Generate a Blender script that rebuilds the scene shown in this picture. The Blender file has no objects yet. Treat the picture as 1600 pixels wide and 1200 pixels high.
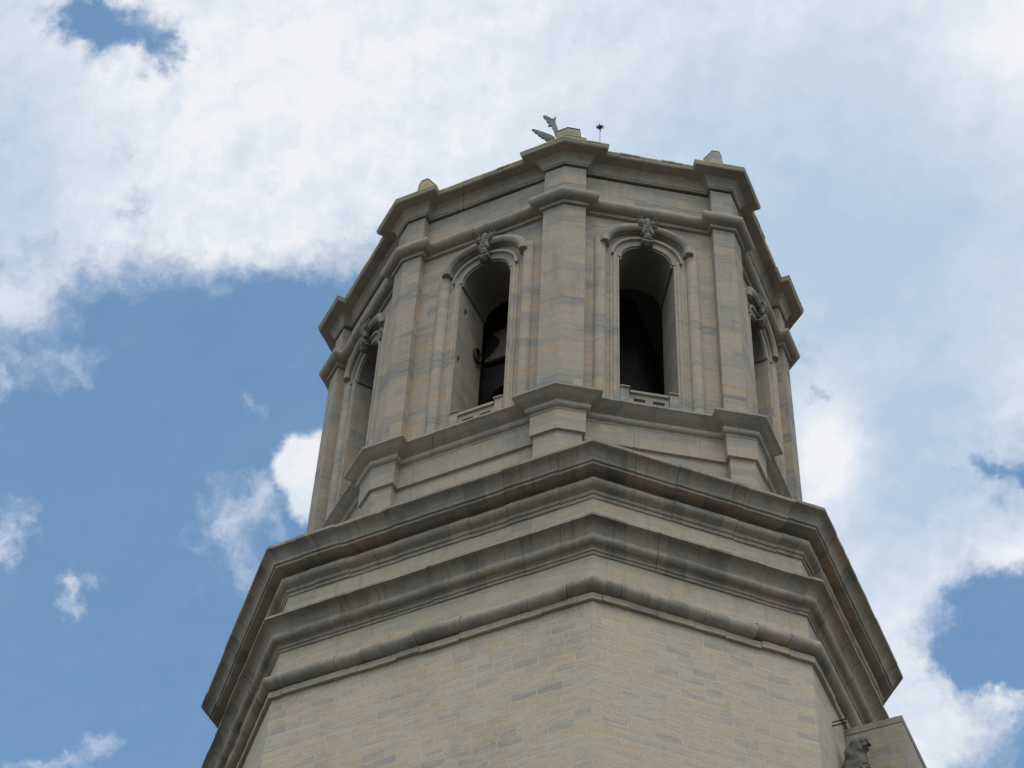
import bpy, bmesh, math, random
from mathutils import Vector, Matrix
R = math.radians
random.seed(7)
sc = bpy.context.scene
col = sc.collection

# ------------------------------------------------------------------ camera
EYE = 1.6
TH, RO, FPX = 0.88237696, 0.05407264, 3403.006
cd = bpy.data.cameras.new('camera'); cam = bpy.data.objects.new('camera', cd); col.objects.link(cam)
fw = Vector((0, math.cos(TH), math.sin(TH))); rt = Vector((1, 0, 0)); up = rt.cross(fw)
r_ = rt * math.cos(RO) + up * math.sin(RO); u_ = up * math.cos(RO) - rt * math.sin(RO)
m = Matrix((r_, u_, -fw)).transposed().to_4x4(); m.translation = (0, 0, EYE)
cam.matrix_world = m
cd.sensor_width = 36; cd.lens = FPX / 1600 * 36; cd.clip_end = 5000; cd.clip_start = .1
sc.camera = cam

# ------------------------------------------------------------------ colour management
vs = sc.view_settings
vs.view_transform = 'Standard'; vs.look = 'None'; vs.gamma = 1; vs.exposure = 0.0
vs.use_curve_mapping = False

# ------------------------------------------------------------------ sun
SUN_EL, SUN_AZ = 58, 172          # azimuth measured clockwise from +Y (tower is at +Y)
sd = bpy.data.lights.new('sun', 'SUN'); sun = bpy.data.objects.new('sun', sd); col.objects.link(sun)
sd.energy = 1.0; sd.angle = R(22); sd.color = (1, .92, .78)
sv = Vector((math.sin(R(SUN_AZ)) * math.cos(R(SUN_EL)), math.cos(R(SUN_AZ)) * math.cos(R(SUN_EL)), math.sin(R(SUN_EL))))
sun.rotation_euler = sv.to_track_quat('Z', 'Y').to_euler(); sun.location = (0, -40, 60)

# ------------------------------------------------------------------ node helpers
class NT:
    def __init__(s, tree): s.t = tree; s.N = tree.nodes; s.L = tree.links
    def n(s, typ, **kw):
        nd = s.N.new(typ)
        for k, v in kw.items(): setattr(nd, k, v)
        return nd
    def put(s, sock, v):
        if isinstance(v, bpy.types.NodeSocket): s.L.new(v, sock)
        else: sock.default_value = v
    def math(s, op, a, b=0.0, c=None, clamp=False):
        nd = s.n('ShaderNodeMath', operation=op, use_clamp=clamp)
        s.put(nd.inputs[0], a); s.put(nd.inputs[1], b)
        if c is not None: s.put(nd.inputs[2], c)
        return nd.outputs[0]
    def vec(s, op, a, b=(0, 0, 0), scale=None):
        nd = s.n('ShaderNodeVectorMath', operation=op)
        s.put(nd.inputs[0], a)
        if op != 'SCALE': s.put(nd.inputs[1], b)
        if scale is not None: s.put(nd.inputs['Scale'], scale)
        return nd.outputs['Value'] if op in ('DOT_PRODUCT', 'LENGTH', 'DISTANCE') else nd.outputs[0]
    def noise(s, v, scale, detail=4, rough=.55, dist=0):
        nd = s.n('ShaderNodeTexNoise'); s.put(nd.inputs['Vector'], v)
        nd.inputs['Scale'].default_value = scale; nd.inputs['Detail'].default_value = detail
        nd.inputs['Roughness'].default_value = rough; nd.inputs['Distortion'].default_value = dist
        return nd.outputs['Fac'], nd.outputs['Color']
    def ramp(s, f, stops, interp='LINEAR'):
        nd = s.n('ShaderNodeValToRGB'); s.put(nd.inputs[0], f); cr = nd.color_ramp; cr.interpolation = interp
        while len(cr.elements) > 1: cr.elements.remove(cr.elements[-1])
        cr.elements[0].position = stops[0][0]; cr.elements[0].color = (*stops[0][1], 1)
        for p, c in stops[1:]:
            e = cr.elements.new(p); e.color = (*c, 1)
        return nd.outputs[0]
    def mix(s, f, a, b, bt='MIX'):
        nd = s.n('ShaderNodeMix', data_type='RGBA', blend_type=bt)
        s.put(nd.inputs['Factor'], f)
        s.put(nd.inputs['A'] if False else nd.inputs[6], a if isinstance(a, bpy.types.NodeSocket) else (*a, 1))
        s.put(nd.inputs[7], b if isinstance(b, bpy.types.NodeSocket) else (*b, 1))
        return nd.outputs[2]
    def step(s, v, lo, hi):
        nd = s.n('ShaderNodeMapRange', interpolation_type='SMOOTHSTEP')
        s.put(nd.inputs[0], v); nd.inputs[1].default_value = lo; nd.inputs[2].default_value = hi
        return nd.outputs[0]

# ------------------------------------------------------------------ world: clear-sky texture and a broken cloud deck
w = bpy.data.worlds.new('World'); sc.world = w; w.use_nodes = True
w.node_tree.nodes.clear(); T = NT(w.node_tree)
out = T.n('ShaderNodeOutputWorld')
sky = T.n('ShaderNodeTexSky', sky_type='NISHITA', sun_disc=False)
sky.sun_elevation = R(SUN_EL); sky.sun_rotation = R(SUN_AZ); sky.air_density = 1.0; sky.dust_density = 0.5; sky.ozone_density = 0.7
SKY_S = 0.15
tc = T.n('ShaderNodeTexCoord').outputs['Generated']
# tangent-plane coordinates about one fixed direction of the sky (north, 50 degrees up)
SD = Vector((0.0, 0.6353, 0.7722)); SX = Vector((0.99854, -0.0417, 0.0343)); SY = Vector((-0.0540, -0.7711, 0.6344))
df = T.math('MAXIMUM', T.vec('DOT_PRODUCT', tc, SD), 0.05)
X = T.math('ADD', T.math('MULTIPLY', T.math('DIVIDE', T.vec('DOT_PRODUCT', tc, SX), df), 34.03), 8)
Y = T.math('SUBTRACT', 6, T.math('MULTIPLY', T.math('DIVIDE', T.vec('DOT_PRODUCT', tc, SY), df), 34.03))
cx = T.n('ShaderNodeCombineXYZ'); T.put(cx.inputs[0], X); T.put(cx.inputs[1], Y)
P0 = cx.outputs[0]
wn = T.vec('SUBTRACT', T.noise(P0, .55, 5, .6)[1], (.5, .5, .5))
wn2 = T.vec('SUBTRACT', T.noise(P0, 2.2, 5, .6)[1], (.5, .5, .5))
P1 = T.vec('ADD', P0, T.vec('ADD', T.vec('SCALE', wn, scale=.35), T.vec('SCALE', wn2, scale=.45)))
def field(P, blobs, base):
    acc = base
    for (x, y, sx, sy, a) in blobs:
        d = T.vec('MULTIPLY', T.vec('SUBTRACT', P, (x, y, 0)), (1 / sx, 1 / sy, 0))
        g = T.math('POWER', 2.71828, T.math('MULTIPLY', T.vec('DOT_PRODUCT', d, d), -1.0))
        acc = T.math('MULTIPLY_ADD', g, a, acc)
    return acc
COVER = [(3.5, -.3, 6.5, 3.2, 1.35), (8, 0, 4, 3.5, .7), (14.2, 3.2, 3.6, 5.0, 1.5), (13.4, 10.4, 1.5, 3.0, 1.0), (5.4, 2.6, 2.2, 1.25, .5),
         (1.3, 2.9, 2.0, 1.3, .8), (3.8, 3.6, 1.6, .7, .45), (.25, 4.75, .75, .6, .7), (15.7, 8.6, .8, .6, .7), (12.9, 7.0, .6, 1.0, .8)]
WISPS = [(-.2, 2.2, 1.0, 1.8, .35), (14.5, 3, 2.5, 2.5, .3), (1.7, .45, .95, .50, -.88), (1.2, .15, .6, .4, -.5), (2.6, .85, .35, .4, -.6), (1.95, 3.1, .3, .6, -.38), (1.75, 2.3, .3, .3, -.2), (4.35, 2.95, .18, .2, -.35), (4.4, 4.9, 2.2, .5, -.4), (.9, 6.7, 3, .8, -.12),
         (1.25, 5.9, .55, .4, .42), (.05, 5.85, .35, .4, .5), (.0, 6.8, .2, .3, .35), (3.85, 6.5, .28, .28, .40),
         (3.6, 8.2, .7, .7, .40), (3.3, 8.5, .4, .3, .16), (3.9, 9.1, .4, .5, .28), (4.2, 7.9, .4, .6, .32), (.05, 8.4, .4, .55, .62), (1.15, 9.35, .36, .34, .50), (1.55, 11.6, .3, .25, .42), (.7, 11.95, .8, .22, .48),
         (15.8, 9.8, 1.0, .85, -1.05), (14.9, 10.3, .5, .45, -.35), (15.4, 7.25, .4, .2, -.45), (15.95, 7.5, .3, .2, -.4), (12.65, 6.0, .25, .2, -.5), (12.65, 5.4, .3, .25, -.35),
         (15.8, 11.0, .4, .3, .6), (14.6, 11.4, 1.2, .8, .5)]
fb = T.noise(P1, 1.0, 10, .62)[0]
fbs = T.noise(T.vec('ADD', P1, (-.14, -.22, 0)), 1.0, 6, .62)[0]
calm = T.math('SUBTRACT', 1.0, field(P0, [(13.6, 3.2, 3.4, 3.4, .6)], 0.0))
cov0 = T.math('MINIMUM', field(P1, COVER, 0.0), 1.05)
P3 = T.vec('ADD', P1, T.vec('ADD', T.vec('SCALE', wn2, scale=.55), T.vec('SCALE', wn, scale=.35)))
cov = T.math('ADD', field(P3, WISPS, cov0), T.math('MULTIPLY', T.math('MULTIPLY', T.math('SUBTRACT', fb, .5), 1.15), calm))
A1 = T.step(cov, .12, .92)
# one dense cumulus head with a crisp edge
wn3 = T.vec('SUBTRACT', T.noise(P0, 2.6, 7, .62)[1], (.5, .5, .5))
P2 = T.vec('ADD', P0, T.vec('SCALE', wn3, scale=.5))
puff = field(P2, [(5.0, 7.2, .66, .62, 1.0), (4.5, 7.25, .36, .3, .4), (4.75, 7.9, .4, .35, .6)], 0.0)
A2 = T.math('MULTIPLY', T.step(puff, .36, .72), .97)
A_in = T.math('MAXIMUM', A1, A2)
# the rest of the sky dome: plain broken cloud
ro = T.noise(tc, 2.4, 8, .6)[0]
A_out = T.step(ro, .36, .56)
rad = T.vec('LENGTH', T.vec('SUBTRACT', P0, (8, 6, 0)))
wout = T.step(rad, 11.5, 16)
wmix = T.n('ShaderNodeMix', data_type='FLOAT'); T.put(wmix.inputs[0], wout); T.put(wmix.inputs[2], A_in); T.put(wmix.inputs[3], A_out)
ALPHA = T.math('MULTIPLY_ADD', wmix.outputs[0], .89, .09)
BRI = [(13.2, 3.8, 3.4, 3.2, -.82), (-.3, 2.6, 1.5, 2.2, -.7), (14.2, 7.6, 1.6, 1.5, -.6), (15.8, .6, 1.2, 1.0, .5), (12.95, 7.0, .6, 1.0, 1.0),
       (4.5, 1.2, 3.0, 1.6, .25), (4.9, 7.1, 1.0, .7, .25), (3.6, 3.9, 2, .8, .1), (13.6, 3.2, .7, .4, .18), (15.7, 8.8, .6, .5, .4), (10.5, 1.5, 1.5, 1.5, -.1)]
fb2 = T.noise(P1, .7, 7, .55)[0]
bri = T.math('ADD', field(P1, BRI, .75), T.math('ADD', T.math('MULTIPLY', T.math('SUBTRACT', fb2, .5), .6), T.math('MULTIPLY', T.math('MULTIPLY', T.math('SUBTRACT', fb, fbs), 1.0), calm)), clamp=True)
ccol = T.ramp(bri, [(0, (.50, .64, .80)), (.4, (.64, .74, .87)), (.75, (.80, .855, .94)), (1, (.95, .955, .98))])
skc = T.mix(1.0, sky.outputs[0], (.80, 1.19, 1.27), 'MULTIPLY')
bgs = T.n('ShaderNodeBackground'); T.L.new(skc, bgs.inputs[0]); bgs.inputs[1].default_value = SKY_S
bgc = T.n('ShaderNodeBackground'); T.L.new(ccol, bgc.inputs[0]); bgc.inputs[1].default_value = .95
ms = T.n('ShaderNodeMixShader'); T.L.new(ALPHA, ms.inputs[0]); T.L.new(bgs.outputs[0], ms.inputs[1]); T.L.new(bgc.outputs[0], ms.inputs[2])
T.L.new(ms.outputs[0], out.inputs[0])
w.cycles.sampling_method = 'MANUAL'; w.cycles.sample_map_resolution = 512

# ------------------------------------------------------------------ materials
def new_mat(name):
    mt = bpy.data.materials.new(name); mt.use_nodes = True
    t = NT(mt.node_tree); b = mt.node_tree.nodes['Principled BSDF']; return mt, t, b

def stone(name, ramp, bw=.7, bh=.3, off=.5, streak=.6, blockvar=.6, mortar=(.33, .29, .21), mortar_f=.5, msize=.007,
          stain=.3, staincol=(.13, .125, .115), bump=.4, bedding=9.0, streaks=.3, gain=1.0, wobble=.03):
    """dressed stone laid in courses; UV is in metres along the wall and up"""
    mt, t, b = new_mat(name)
    uv = t.n('ShaderNodeUVMap', uv_map='UVMap').outputs[0]
    geo = t.n('ShaderNodeTexCoord').outputs['Object']
    wob = t.vec('SCALE', t.vec('SUBTRACT', t.noise(uv, 2.2, 4, .6)[1], (.5, .5, .5)), scale=wobble)
    uvw = t.vec('ADD', uv, wob)
    br = t.n('ShaderNodeTexBrick', offset=off, squash=.72, squash_frequency=3, offset_frequency=2)
    t.put(br.inputs['Vector'], uvw)
    br.inputs['Color1'].default_value = (0, 0, 0, 1); br.inputs['Color2'].default_value = (1, 1, 1, 1); br.inputs['Mortar'].default_value = (.5, .5, .5, 1)
    br.inputs['Scale'].default_value = 1; br.inputs['Brick Width'].default_value = bw; br.inputs['Row Height'].default_value = bh
    br.inputs['Mortar Size'].default_value = msize; br.inputs['Mortar Smooth'].default_value = .35; br.inputs['Bias'].default_value = 0
    tint = br.outputs['Color']
    und = t.n('ShaderNodeCombineXYZ'); t.put(und.inputs[1], t.math('MULTIPLY', t.math('SUBTRACT', t.noise(t.vec('MULTIPLY', uv, (1.3, .5, 1)), 1.0, 2)[0], .5), .16))
    uvb = t.vec('ADD', uv, und.outputs[0])
    # sedimentary bedding streaks, slightly inclined, displaced block by block
    sh = t.n('ShaderNodeCombineXYZ'); t.put(sh.inputs[0], t.math('MULTIPLY', tint, 37)); t.put(sh.inputs[2], t.math('MULTIPLY', tint, 11))
    st = t.vec('MULTIPLY', t.vec('ADD', uvb, t.vec('SCALE', sh.outputs[0], scale=1.0)), (1.1, bedding, 1))
    s1 = t.noise(st, 1.0, 5, .6, .6)[0]
    s2 = t.noise(t.vec('MULTIPLY', uvb, (.35, 2.6, 1)), 1.0, 4, .55, .3)[0]
    f = t.math('ADD', t.math('MULTIPLY', t.math('SUBTRACT', tint, .5), blockvar), t.math('MULTIPLY', t.math('SUBTRACT', s1, .5), streak * 1.6))
    f = t.math('ADD', f, t.math('MULTIPLY', t.math('SUBTRACT', s2, .5), streak))
    f = t.math('ADD', f, .5, clamp=True)
    c = t.ramp(f, ramp)
    # uneven dirt and weathering
    d1 = t.noise(geo, .8, 6, .65)[0]; d2 = t.noise(geo, 5.0, 5, .7)[0]
    dd = t.step(t.math('ADD', t.math('MULTIPLY', d1, .65), t.math('MULTIPLY', d2, .35)), .47, .68)
    c = t.mix(t.math('MULTIPLY', dd, stain), c, staincol)
    vs1 = t.noise(t.vec('MULTIPLY', uv, (5.5, .42, 1)), 1.0, 5, .65, .2)[0]
    c = t.mix(t.math('MULTIPLY', t.step(vs1, .52, .74), streaks), c, staincol)
    sp = t.noise(geo, 11, 4, .8)[0]
    c = t.mix(t.math('MULTIPLY', t.step(sp, .60, .72), .45), c, (.11, .105, .09))
    g = t.noise(geo, 38, 3, .7)[0]
    c = t.mix(1.0, c, t.ramp(g, [(.25, (.80, .80, .80)), (.75, (1.12, 1.12, 1.12))]), 'MULTIPLY')
    c = t.mix(t.math('MULTIPLY', br.outputs['Fac'], mortar_f), c, mortar)
    if gain != 1: c = t.mix(1.0, c, (gain, gain, gain), 'MULTIPLY')
    t.L.new(c, b.inputs['Base Color'])
    b.inputs['Roughness'].default_value = .88
    b.inputs['Specular IOR Level'].default_value = .25
    h = t.math('SUBTRACT', t.math('ADD', t.math('MULTIPLY', g, .25), t.math('MULTIPLY', d2, .5)), t.math('MULTIPLY', br.outputs['Fac'], .9))
    h = t.math('ADD', h, t.math('MULTIPLY', tint, .35))
    bp = t.n('ShaderNodeBump'); bp.inputs['Strength'].default_value = bump; bp.inputs['Distance'].default_value = .02
    t.put(bp.inputs['Height'], h); t.L.new(bp.outputs[0], b.inputs['Normal'])
    return mt

BELF = [(0, (.24, .23, .22)), (.22, (.325, .305, .27)), (.45, (.41, .36, .29)), (.62, (.45, .38, .29)), (.78, (.505, .395, .28)), (.92, (.50, .36, .24)), (1, (.43, .30, .20))]
SHAF = [(0, (.35, .325, .285)), (.14, (.41, .37, .305)), (.30, (.485, .425, .335)), (.45, (.565, .48, .355)), (.6, (.49, .41, .30)), (.74, (.58, .475, .335)), (.86, (.53, .42, .29)), (1, (.60, .41, .22))]
MOUL = [(0, (.22, .205, .185)), (.3, (.33, .295, .25)), (.55, (.43, .37, .295)), (.75, (.455, .36, .27)), (.88, (.43, .325, .235)), (1, (.37, .26, .18))]
M_belfry = stone('belfry_stone', BELF, bw=.95, bh=.30, streak=.85, blockvar=.55, mortar_f=.4, msize=.004, stain=.22, bump=.35, bedding=16)
M_shaft = stone('shaft_stone', SHAF, bw=.47, bh=.185, streak=.6, blockvar=.6, mortar=(.68, .58, .42), mortar_f=.55, msize=.010, stain=.22, streaks=.08, gain=1.09, wobble=.075, bump=.6, bedding=7)
M_frieze = stone('frieze_stone', SHAF, bw=.62, bh=.26, streak=.5, blockvar=.55, mortar=(.52, .47, .35), mortar_f=.35, msize=.009, stain=.32, staincol=(.19, .18, .16), bump=.5, bedding=9)
M_fil = stone('fillet_stone', SHAF, bw=.8, bh=3, streak=.5, blockvar=.6, mortar=(.2, .18, .14), mortar_f=.3, msize=.006, stain=.25, bump=.4, bedding=5)
M_ped = stone('pedestal_stone', BELF, bw=1.1, bh=.42, streak=.6, blockvar=.4, mortar_f=.3, msize=.005, stain=.2, bump=.35, bedding=9)
M_mould = stone('moulding_stone', MOUL, bw=.58, bh=3.0, streak=.75, blockvar=.42, mortar=(.10, .09, .08), mortar_f=.25, msize=.006, stain=.5, streaks=.5, staincol=(.13, .12, .10), bump=.5, bedding=3)
M_mould2 = stone('belfry_moulding_stone', MOUL, bw=1.05, bh=3.0, streak=.5, blockvar=.4, mortar=(.12, .11, .09), mortar_f=.2, msize=.004, stain=.4, staincol=(.12, .12, .11), bump=.4, bedding=4)
M_carve = stone('carved_stone', MOUL, bw=9, bh=9, streak=.5, blockvar=.1, mortar_f=0, stain=.45, bump=.6, bedding=3)
M_garg = stone('eroded_carved_stone', [(0, (.09, .085, .08)), (.5, (.17, .155, .13)), (1, (.26, .225, .17))], bw=9, bh=9, streak=.8, mortar_f=0, stain=.5, bump=1.0)
M_keys = stone('keystone_stone', [(0, (.17, .16, .145)), (.5, (.27, .245, .205)), (1, (.37, .32, .25))], bw=9, bh=9, streak=.8, mortar_f=0, stain=.4, bump=.8)
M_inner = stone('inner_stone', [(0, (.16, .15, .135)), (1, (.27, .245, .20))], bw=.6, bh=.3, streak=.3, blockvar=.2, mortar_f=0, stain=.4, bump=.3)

M_blocker = stone('light_blocker_dark', [(0, (.05, .048, .045)), (1, (.085, .08, .07))], mortar_f=.1, stain=.4)  # near-black colour of the added core that keeps the openings dark
def lichen(name, base):
    mt, t, b = new_mat(name)
    geo = t.n('ShaderNodeTexCoord').outputs['Object']
    n1 = t.noise(geo, 2.5, 6, .7)[0]; n2 = t.noise(geo, 14, 4, .7)[0]
    c = t.ramp(n1, [(.25, base), (.40, (.34, .32, .12)), (.62, (.46, .43, .14)), (.85, (.28, .26, .18))])
    c = t.mix(1.0, c, t.ramp(n2, [(.3, (.7, .7, .7)), (.7, (1.15, 1.15, 1.15))]), 'MULTIPLY')
    t.L.new(c, b.inputs['Base Color']); b.inputs['Roughness'].default_value = .95
    bp = t.n('ShaderNodeBump'); bp.inputs['Strength'].default_value = .5; bp.inputs['Distance'].default_value = .02
    t.put(bp.inputs['Height'], n2); t.L.new(bp.outputs[0], b.inputs['Normal'])
    return mt
M_lichen = lichen('lichened_coping', (.24, .235, .21))

def simple(name, c1, c2, scale, rough, metal=0, bump=.2, stretch=(1, 1, 1)):
    mt, t, b = new_mat(name)
    geo = t.vec('MULTIPLY', t.n('ShaderNodeTexCoord').outputs['Object'], stretch)
    n1 = t.noise(geo, scale, 6, .65)[0]
    c = t.ramp(n1, [(.3, c1), (.7, c2)])
    t.L.new(c, b.inputs['Base Color']); b.inputs['Roughness'].default_value = rough; b.inputs['Metallic'].default_value = metal
    bp = t.n('ShaderNodeBump'); bp.inputs['Strength'].default_value = bump; bp.inputs['Distance'].default_value = .01
    t.put(bp.inputs['Height'], n1); t.L.new(bp.outputs[0], b.inputs['Normal'])
    return mt
M_verd = simple('verdigris_copper', (.08, .10, .10), (.19, .23, .225), 9, .7, .25)
M_iron = simple('dark_iron', (.03, .03, .032), (.07, .055, .045), 20, .7, .5)
M_bronze = simple('bell_bronze', (.10, .08, .06), (.19, .15, .10), 6, .55, .5)
M_wood = simple('bell_yoke_wood', (.34, .20, .14), (.56, .37, .27), 5, .75, 0, .3, (1, 1, 6))
M_ground = simple('paving', (.055, .05, .043), (.09, .083, .07), .7, .9)
M_plaster = simple('roof_slab', (.2, .2, .19), (.3, .29, .27), 1.5, .9)

# ------------------------------------------------------------------ mesh helpers
def mesh_obj(name, verts, faces, mat, parent=None, uvs=None, smooth=None):
    me = bpy.data.meshes.new(name)
    me.from_pydata([tuple(v) for v in verts], [], faces)
    if uvs:
        ul = me.uv_layers.new(name='UVMap')
        i = 0
        for fu in uvs:
            for q in fu:
                ul.data[i].uv = q; i += 1
    if smooth is not None:
        me.shade_smooth() if smooth else None
    me.update()
    me.materials.append(mat)
    o = bpy.data.objects.new(name, me); col.objects.link(o)
    if parent: o.parent = parent
    return o

class Acc:
    """collects faces with their own vertices and uv"""
    def __init__(s): s.v = []; s.f = []; s.u = []
    def face(s, pts, uv=None):
        i = len(s.v); s.v += [Vector(p) for p in pts]; s.f.append(tuple(range(i, i + len(pts))))
        s.u.append(uv if uv else [(p[0] + p[1], p[2]) for p in pts])
    def box(s, c, sx, sy, sz, rz=0, taper=1.0):
        """box on a base centre c, optional taper of the top"""
        M = Matrix.Rotation(rz, 3, 'Z'); c = Vector(c)
        lo = [c + M @ Vector((x * sx / 2, y * sy / 2, 0)) for x, y in ((-1, -1), (1, -1), (1, 1), (-1, 1))]
        hi = [c + M @ Vector((x * sx / 2 * taper, y * sy / 2 * taper, sz)) for x, y in ((-1, -1), (1, -1), (1, 1), (-1, 1))]
        for i in range(4):
            j = (i + 1) % 4; s.face([lo[i], lo[j], hi[j], hi[i]], [(i * sx, 0), (i * sx + sx, 0), (i * sx + sx, sz), (i * sx, sz)])
        s.face(hi); s.face(lo[::-1])
    def obj(s, name, mat, parent=None, weld=False, smooth=False):
        o = mesh_obj(name, s.v, s.f, mat, parent, s.u)
        if weld:
            bm = bmesh.new(); bm.from_mesh(o.data); bmesh.ops.remove_doubles(bm, verts=bm.verts, dist=1e-4)
            bmesh.ops.recalc_face_normals(bm, faces=bm.faces); bm.to_mesh(o.data); bm.free()
        if smooth:
            o.data.shade_smooth()
        return o

def thing(name, label, cat, loc=(0, 0, 0), group=None):
    o = bpy.data.objects.new(name, None); col.objects.link(o); o.location = loc
    o['label'] = label; o['category'] = cat
    if group: o['group'] = group
    return o
def reparent(root, objs):
    for o in objs:
        o.parent = root; o.matrix_parent_inverse = Matrix.Translation(-Vector(root.location))

def nrm(a): return Vector((math.sin(a), -math.cos(a)))
def dirv(a): return Vector((math.cos(a), math.sin(a)))
def isect(a1, c1, a2, c2):
    n1, n2 = nrm(a1), nrm(a2); d = n1.x * n2.y - n1.y * n2.x
    return Vector(((c1 * n2.y - c2 * n1.y) / d, (n1.x * c2 - n2.x * c1) / d))

def offset_path(pts, o):
    """mitred outward offset of a closed CCW path"""
    n = len(pts); res = []
    for i in range(n):
        p0, p1, p2 = pts[i - 1], pts[i], pts[(i + 1) % n]
        a1 = math.atan2(p1.y - p0.y, p1.x - p0.x); a2 = math.atan2(p2.y - p1.y, p2.x - p1.x)
        if abs(math.sin(a1 - a2)) < 1e-4:
            res.append(p1 + nrm(a1) * o)
        else:
            res.append(isect(a1, nrm(a1).dot(p1) + o, a2, nrm(a2).dot(p1) + o))
    return res

def ring_parts(path, profile, jit=.006, blk=1.0, closed=True, vjit=None, seed=0, uvoff=0.0, gap=.003, wave=.004):
    """moulding run round a closed path, made of separate blocks with small misalignments.
    profile: closed list of (offset, z)."""
    rnd = random.Random(seed)
    n = len(path)
    offs = [offset_path(path, o) for o, z in profile]
    L = [(path[(i + 1) % n] - path[i]).length for i in range(n)]
    # cut stations: (segment, t)
    cuts = []
    for i in range(n):
        if L[i] > 1.3 * blk:
            k = max(2, int(L[i] / blk + .5))
            base = [(q + .5) / k for q in range(k)]
            for t in base: cuts.append((i, min(.96, max(.04, t + rnd.uniform(-.25, .25) / k))))
    acc = Acc()
    plen = [0]
    for q in range(len(profile)):
        a, b = profile[q], profile[(q + 1) % len(profile)]
        plen.append(plen[-1] + math.hypot(a[0] - b[0], a[1] - b[1]))
    cum = [0]
    for l in L: cum.append(cum[-1] + l)
    def pos(i, t, q):
        a, b = offs[q][i], offs[q][(i + 1) % n]
        return a + (b - a) * t
    for c in range(len(cuts)):
        (i0, t0), (i1, t1) = cuts[c], cuts[(c + 1) % len(cuts)]
        st = [(i0, t0)]
        i = i0
        if not (i0 == i1 and t1 > t0):
            while True:
                i = (i + 1) % n; st.append((i, 0.0))
                if i == i1: break
        st.append((i1, t1))
        dz = rnd.uniform(-jit, jit) * (1.0 if vjit is None else vjit); do = rnd.uniform(-jit, jit)
        cen = Vector((sum(p.x for p in path) / n, sum(p.y for p in path) / n))
        rows = []
        st2 = []
        for (qa, ta), (qb, tb) in zip(st[:-1], st[1:]):
            st2.append((qa, ta))
            te = 1.0 if qb != qa else tb
            k_ = int((te - ta) * L[qa] / .22)
            st2 += [(qa, ta + (te - ta) * (z_ + 1) / (k_ + 1)) for z_ in range(k_)]
        st = st2 + [st[-1]]
        for (si, tt) in st:
            row = []
            wo, wz = rnd.uniform(-1, 1) * wave, rnd.uniform(-1, 1) * wave
            for q, (o, z) in enumerate(profile):
                p = pos(si, tt, q)
                rdir = (p - cen).normalized()
                chip = (wave * 2.2 * max(0, rnd.gauss(0, 1) - 1.2)) if o > -.0 or wave > .003 else 0
                p = p + rdir * (do + wo - chip)
                row.append(Vector((p.x, p.y, z + dz + wz + EYE)))
            rows.append(row)
        us = []
        for (si, tt) in st:
            u = cum[si] + tt * L[si]; us.append(u)
        for k in range(1, len(us)):
            if us[k] < us[k - 1]: us[k] += cum[-1]
        # small joint gap
        d = (rows[1][0] - rows[0][0]); d = d.normalized() * gap if d.length > 0 else d
        d2 = (rows[-1][0] - rows[-2][0]); d2 = d2.normalized() * gap if d2.length > 0 else d2
        rows[0] = [p + d for p in rows[0]]; rows[-1] = [p - d2 for p in rows[-1]]
        m = len(profile)
        for k in range(len(rows) - 1):
            for q in range(m):
                q2 = (q + 1) % m
                acc.face([rows[k][q], rows[k + 1][q], rows[k + 1][q2], rows[k][q2]],
                         [(us[k] + uvoff, plen[q]), (us[k + 1] + uvoff, plen[q]), (us[k + 1] + uvoff, plen[q + 1]), (us[k] + uvoff, plen[q + 1])])
        acc.face(rows[0][::-1]); acc.face(rows[-1])
    return acc

def finish_ring(acc, name, mat, parent):
    o = mesh_obj(name, acc.v, acc.f, mat, parent, acc.u)
    bm = bmesh.new(); bm.from_mesh(o.data)
    bmesh.ops.remove_doubles(bm, verts=bm.verts, dist=2e-4)
    bmesh.ops.recalc_face_normals(bm, faces=bm.faces)
    # soft wear on the arrises: smooth-shade shallow angles only
    bm.to_mesh(o.data); bm.free()
    me = o.data
    me.shade_smooth()
    me.set_sharp_from_angle(angle=R(28))
    return o

def arc(cx, cz, r, a0, a1, n):
    return [(cx + r * math.cos(R(a0 + (a1 - a0) * i / n)), cz + r * math.sin(R(a0 + (a1 - a0) * i / n))) for i in range(n + 1)]

# ------------------------------------------------------------------ plan of the tower (metres; heights above the eye)
LV = [Vector((-5.981, 33.612)), Vector((-4.509, 29.033)), Vector((1.520, 25.841)), Vector((5.928, 27.262)), Vector((8.071, 31.639))]
LC = (LV[0] + LV[4]) / 2
LOW = [LV[0], LV[1], LV[2], LV[3], LV[4], 2 * LC - LV[1], 2 * LC - LV[2], 2 * LC - LV[3]]      # lip of the great cornice, CCW from left
ua = {-2: R(-64.5005), -1: R(-27.6731), 0: R(7.8776), 1: R(65.1781)}
uc = {-2: -9.98994 - .45, -1: -24.42833 - .45, 0: -26.74562 - .45, 1: -7.16786 - .45}          # belfry wall planes
V0 = isect(ua[-1], uc[-1], ua[0], uc[0]); V1 = isect(ua[0], uc[0], ua[1], uc[1]); Vm1 = isect(ua[-2], uc[-2], ua[-1], uc[-1])
UC = Vector((1.045, 32.15))
def antipode(p): return 2 * UC - p
V3, V4, V5 = antipode(Vm1), antipode(V0), antipode(V1)
aE2, cE2 = ua[-2] + math.pi, nrm(ua[-2] + math.pi).dot(V3)
V2 = isect(ua[1], uc[1], aE2, cE2)
Vm2 = antipode(V2)
WALL = [Vm2, Vm1, V0, V1, V2, V3, V4, V5]       # belfry wall face, CCW
NW = 8
WID = [.38, .38, .43, .37, .38, .38, .43, .37]  # half width of each corner pilaster
def seg_dir(P, i): return (P[(i + 1) % len(P)] - P[i]).normalized()
def out_n(d): return Vector((d.y, -d.x))
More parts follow.
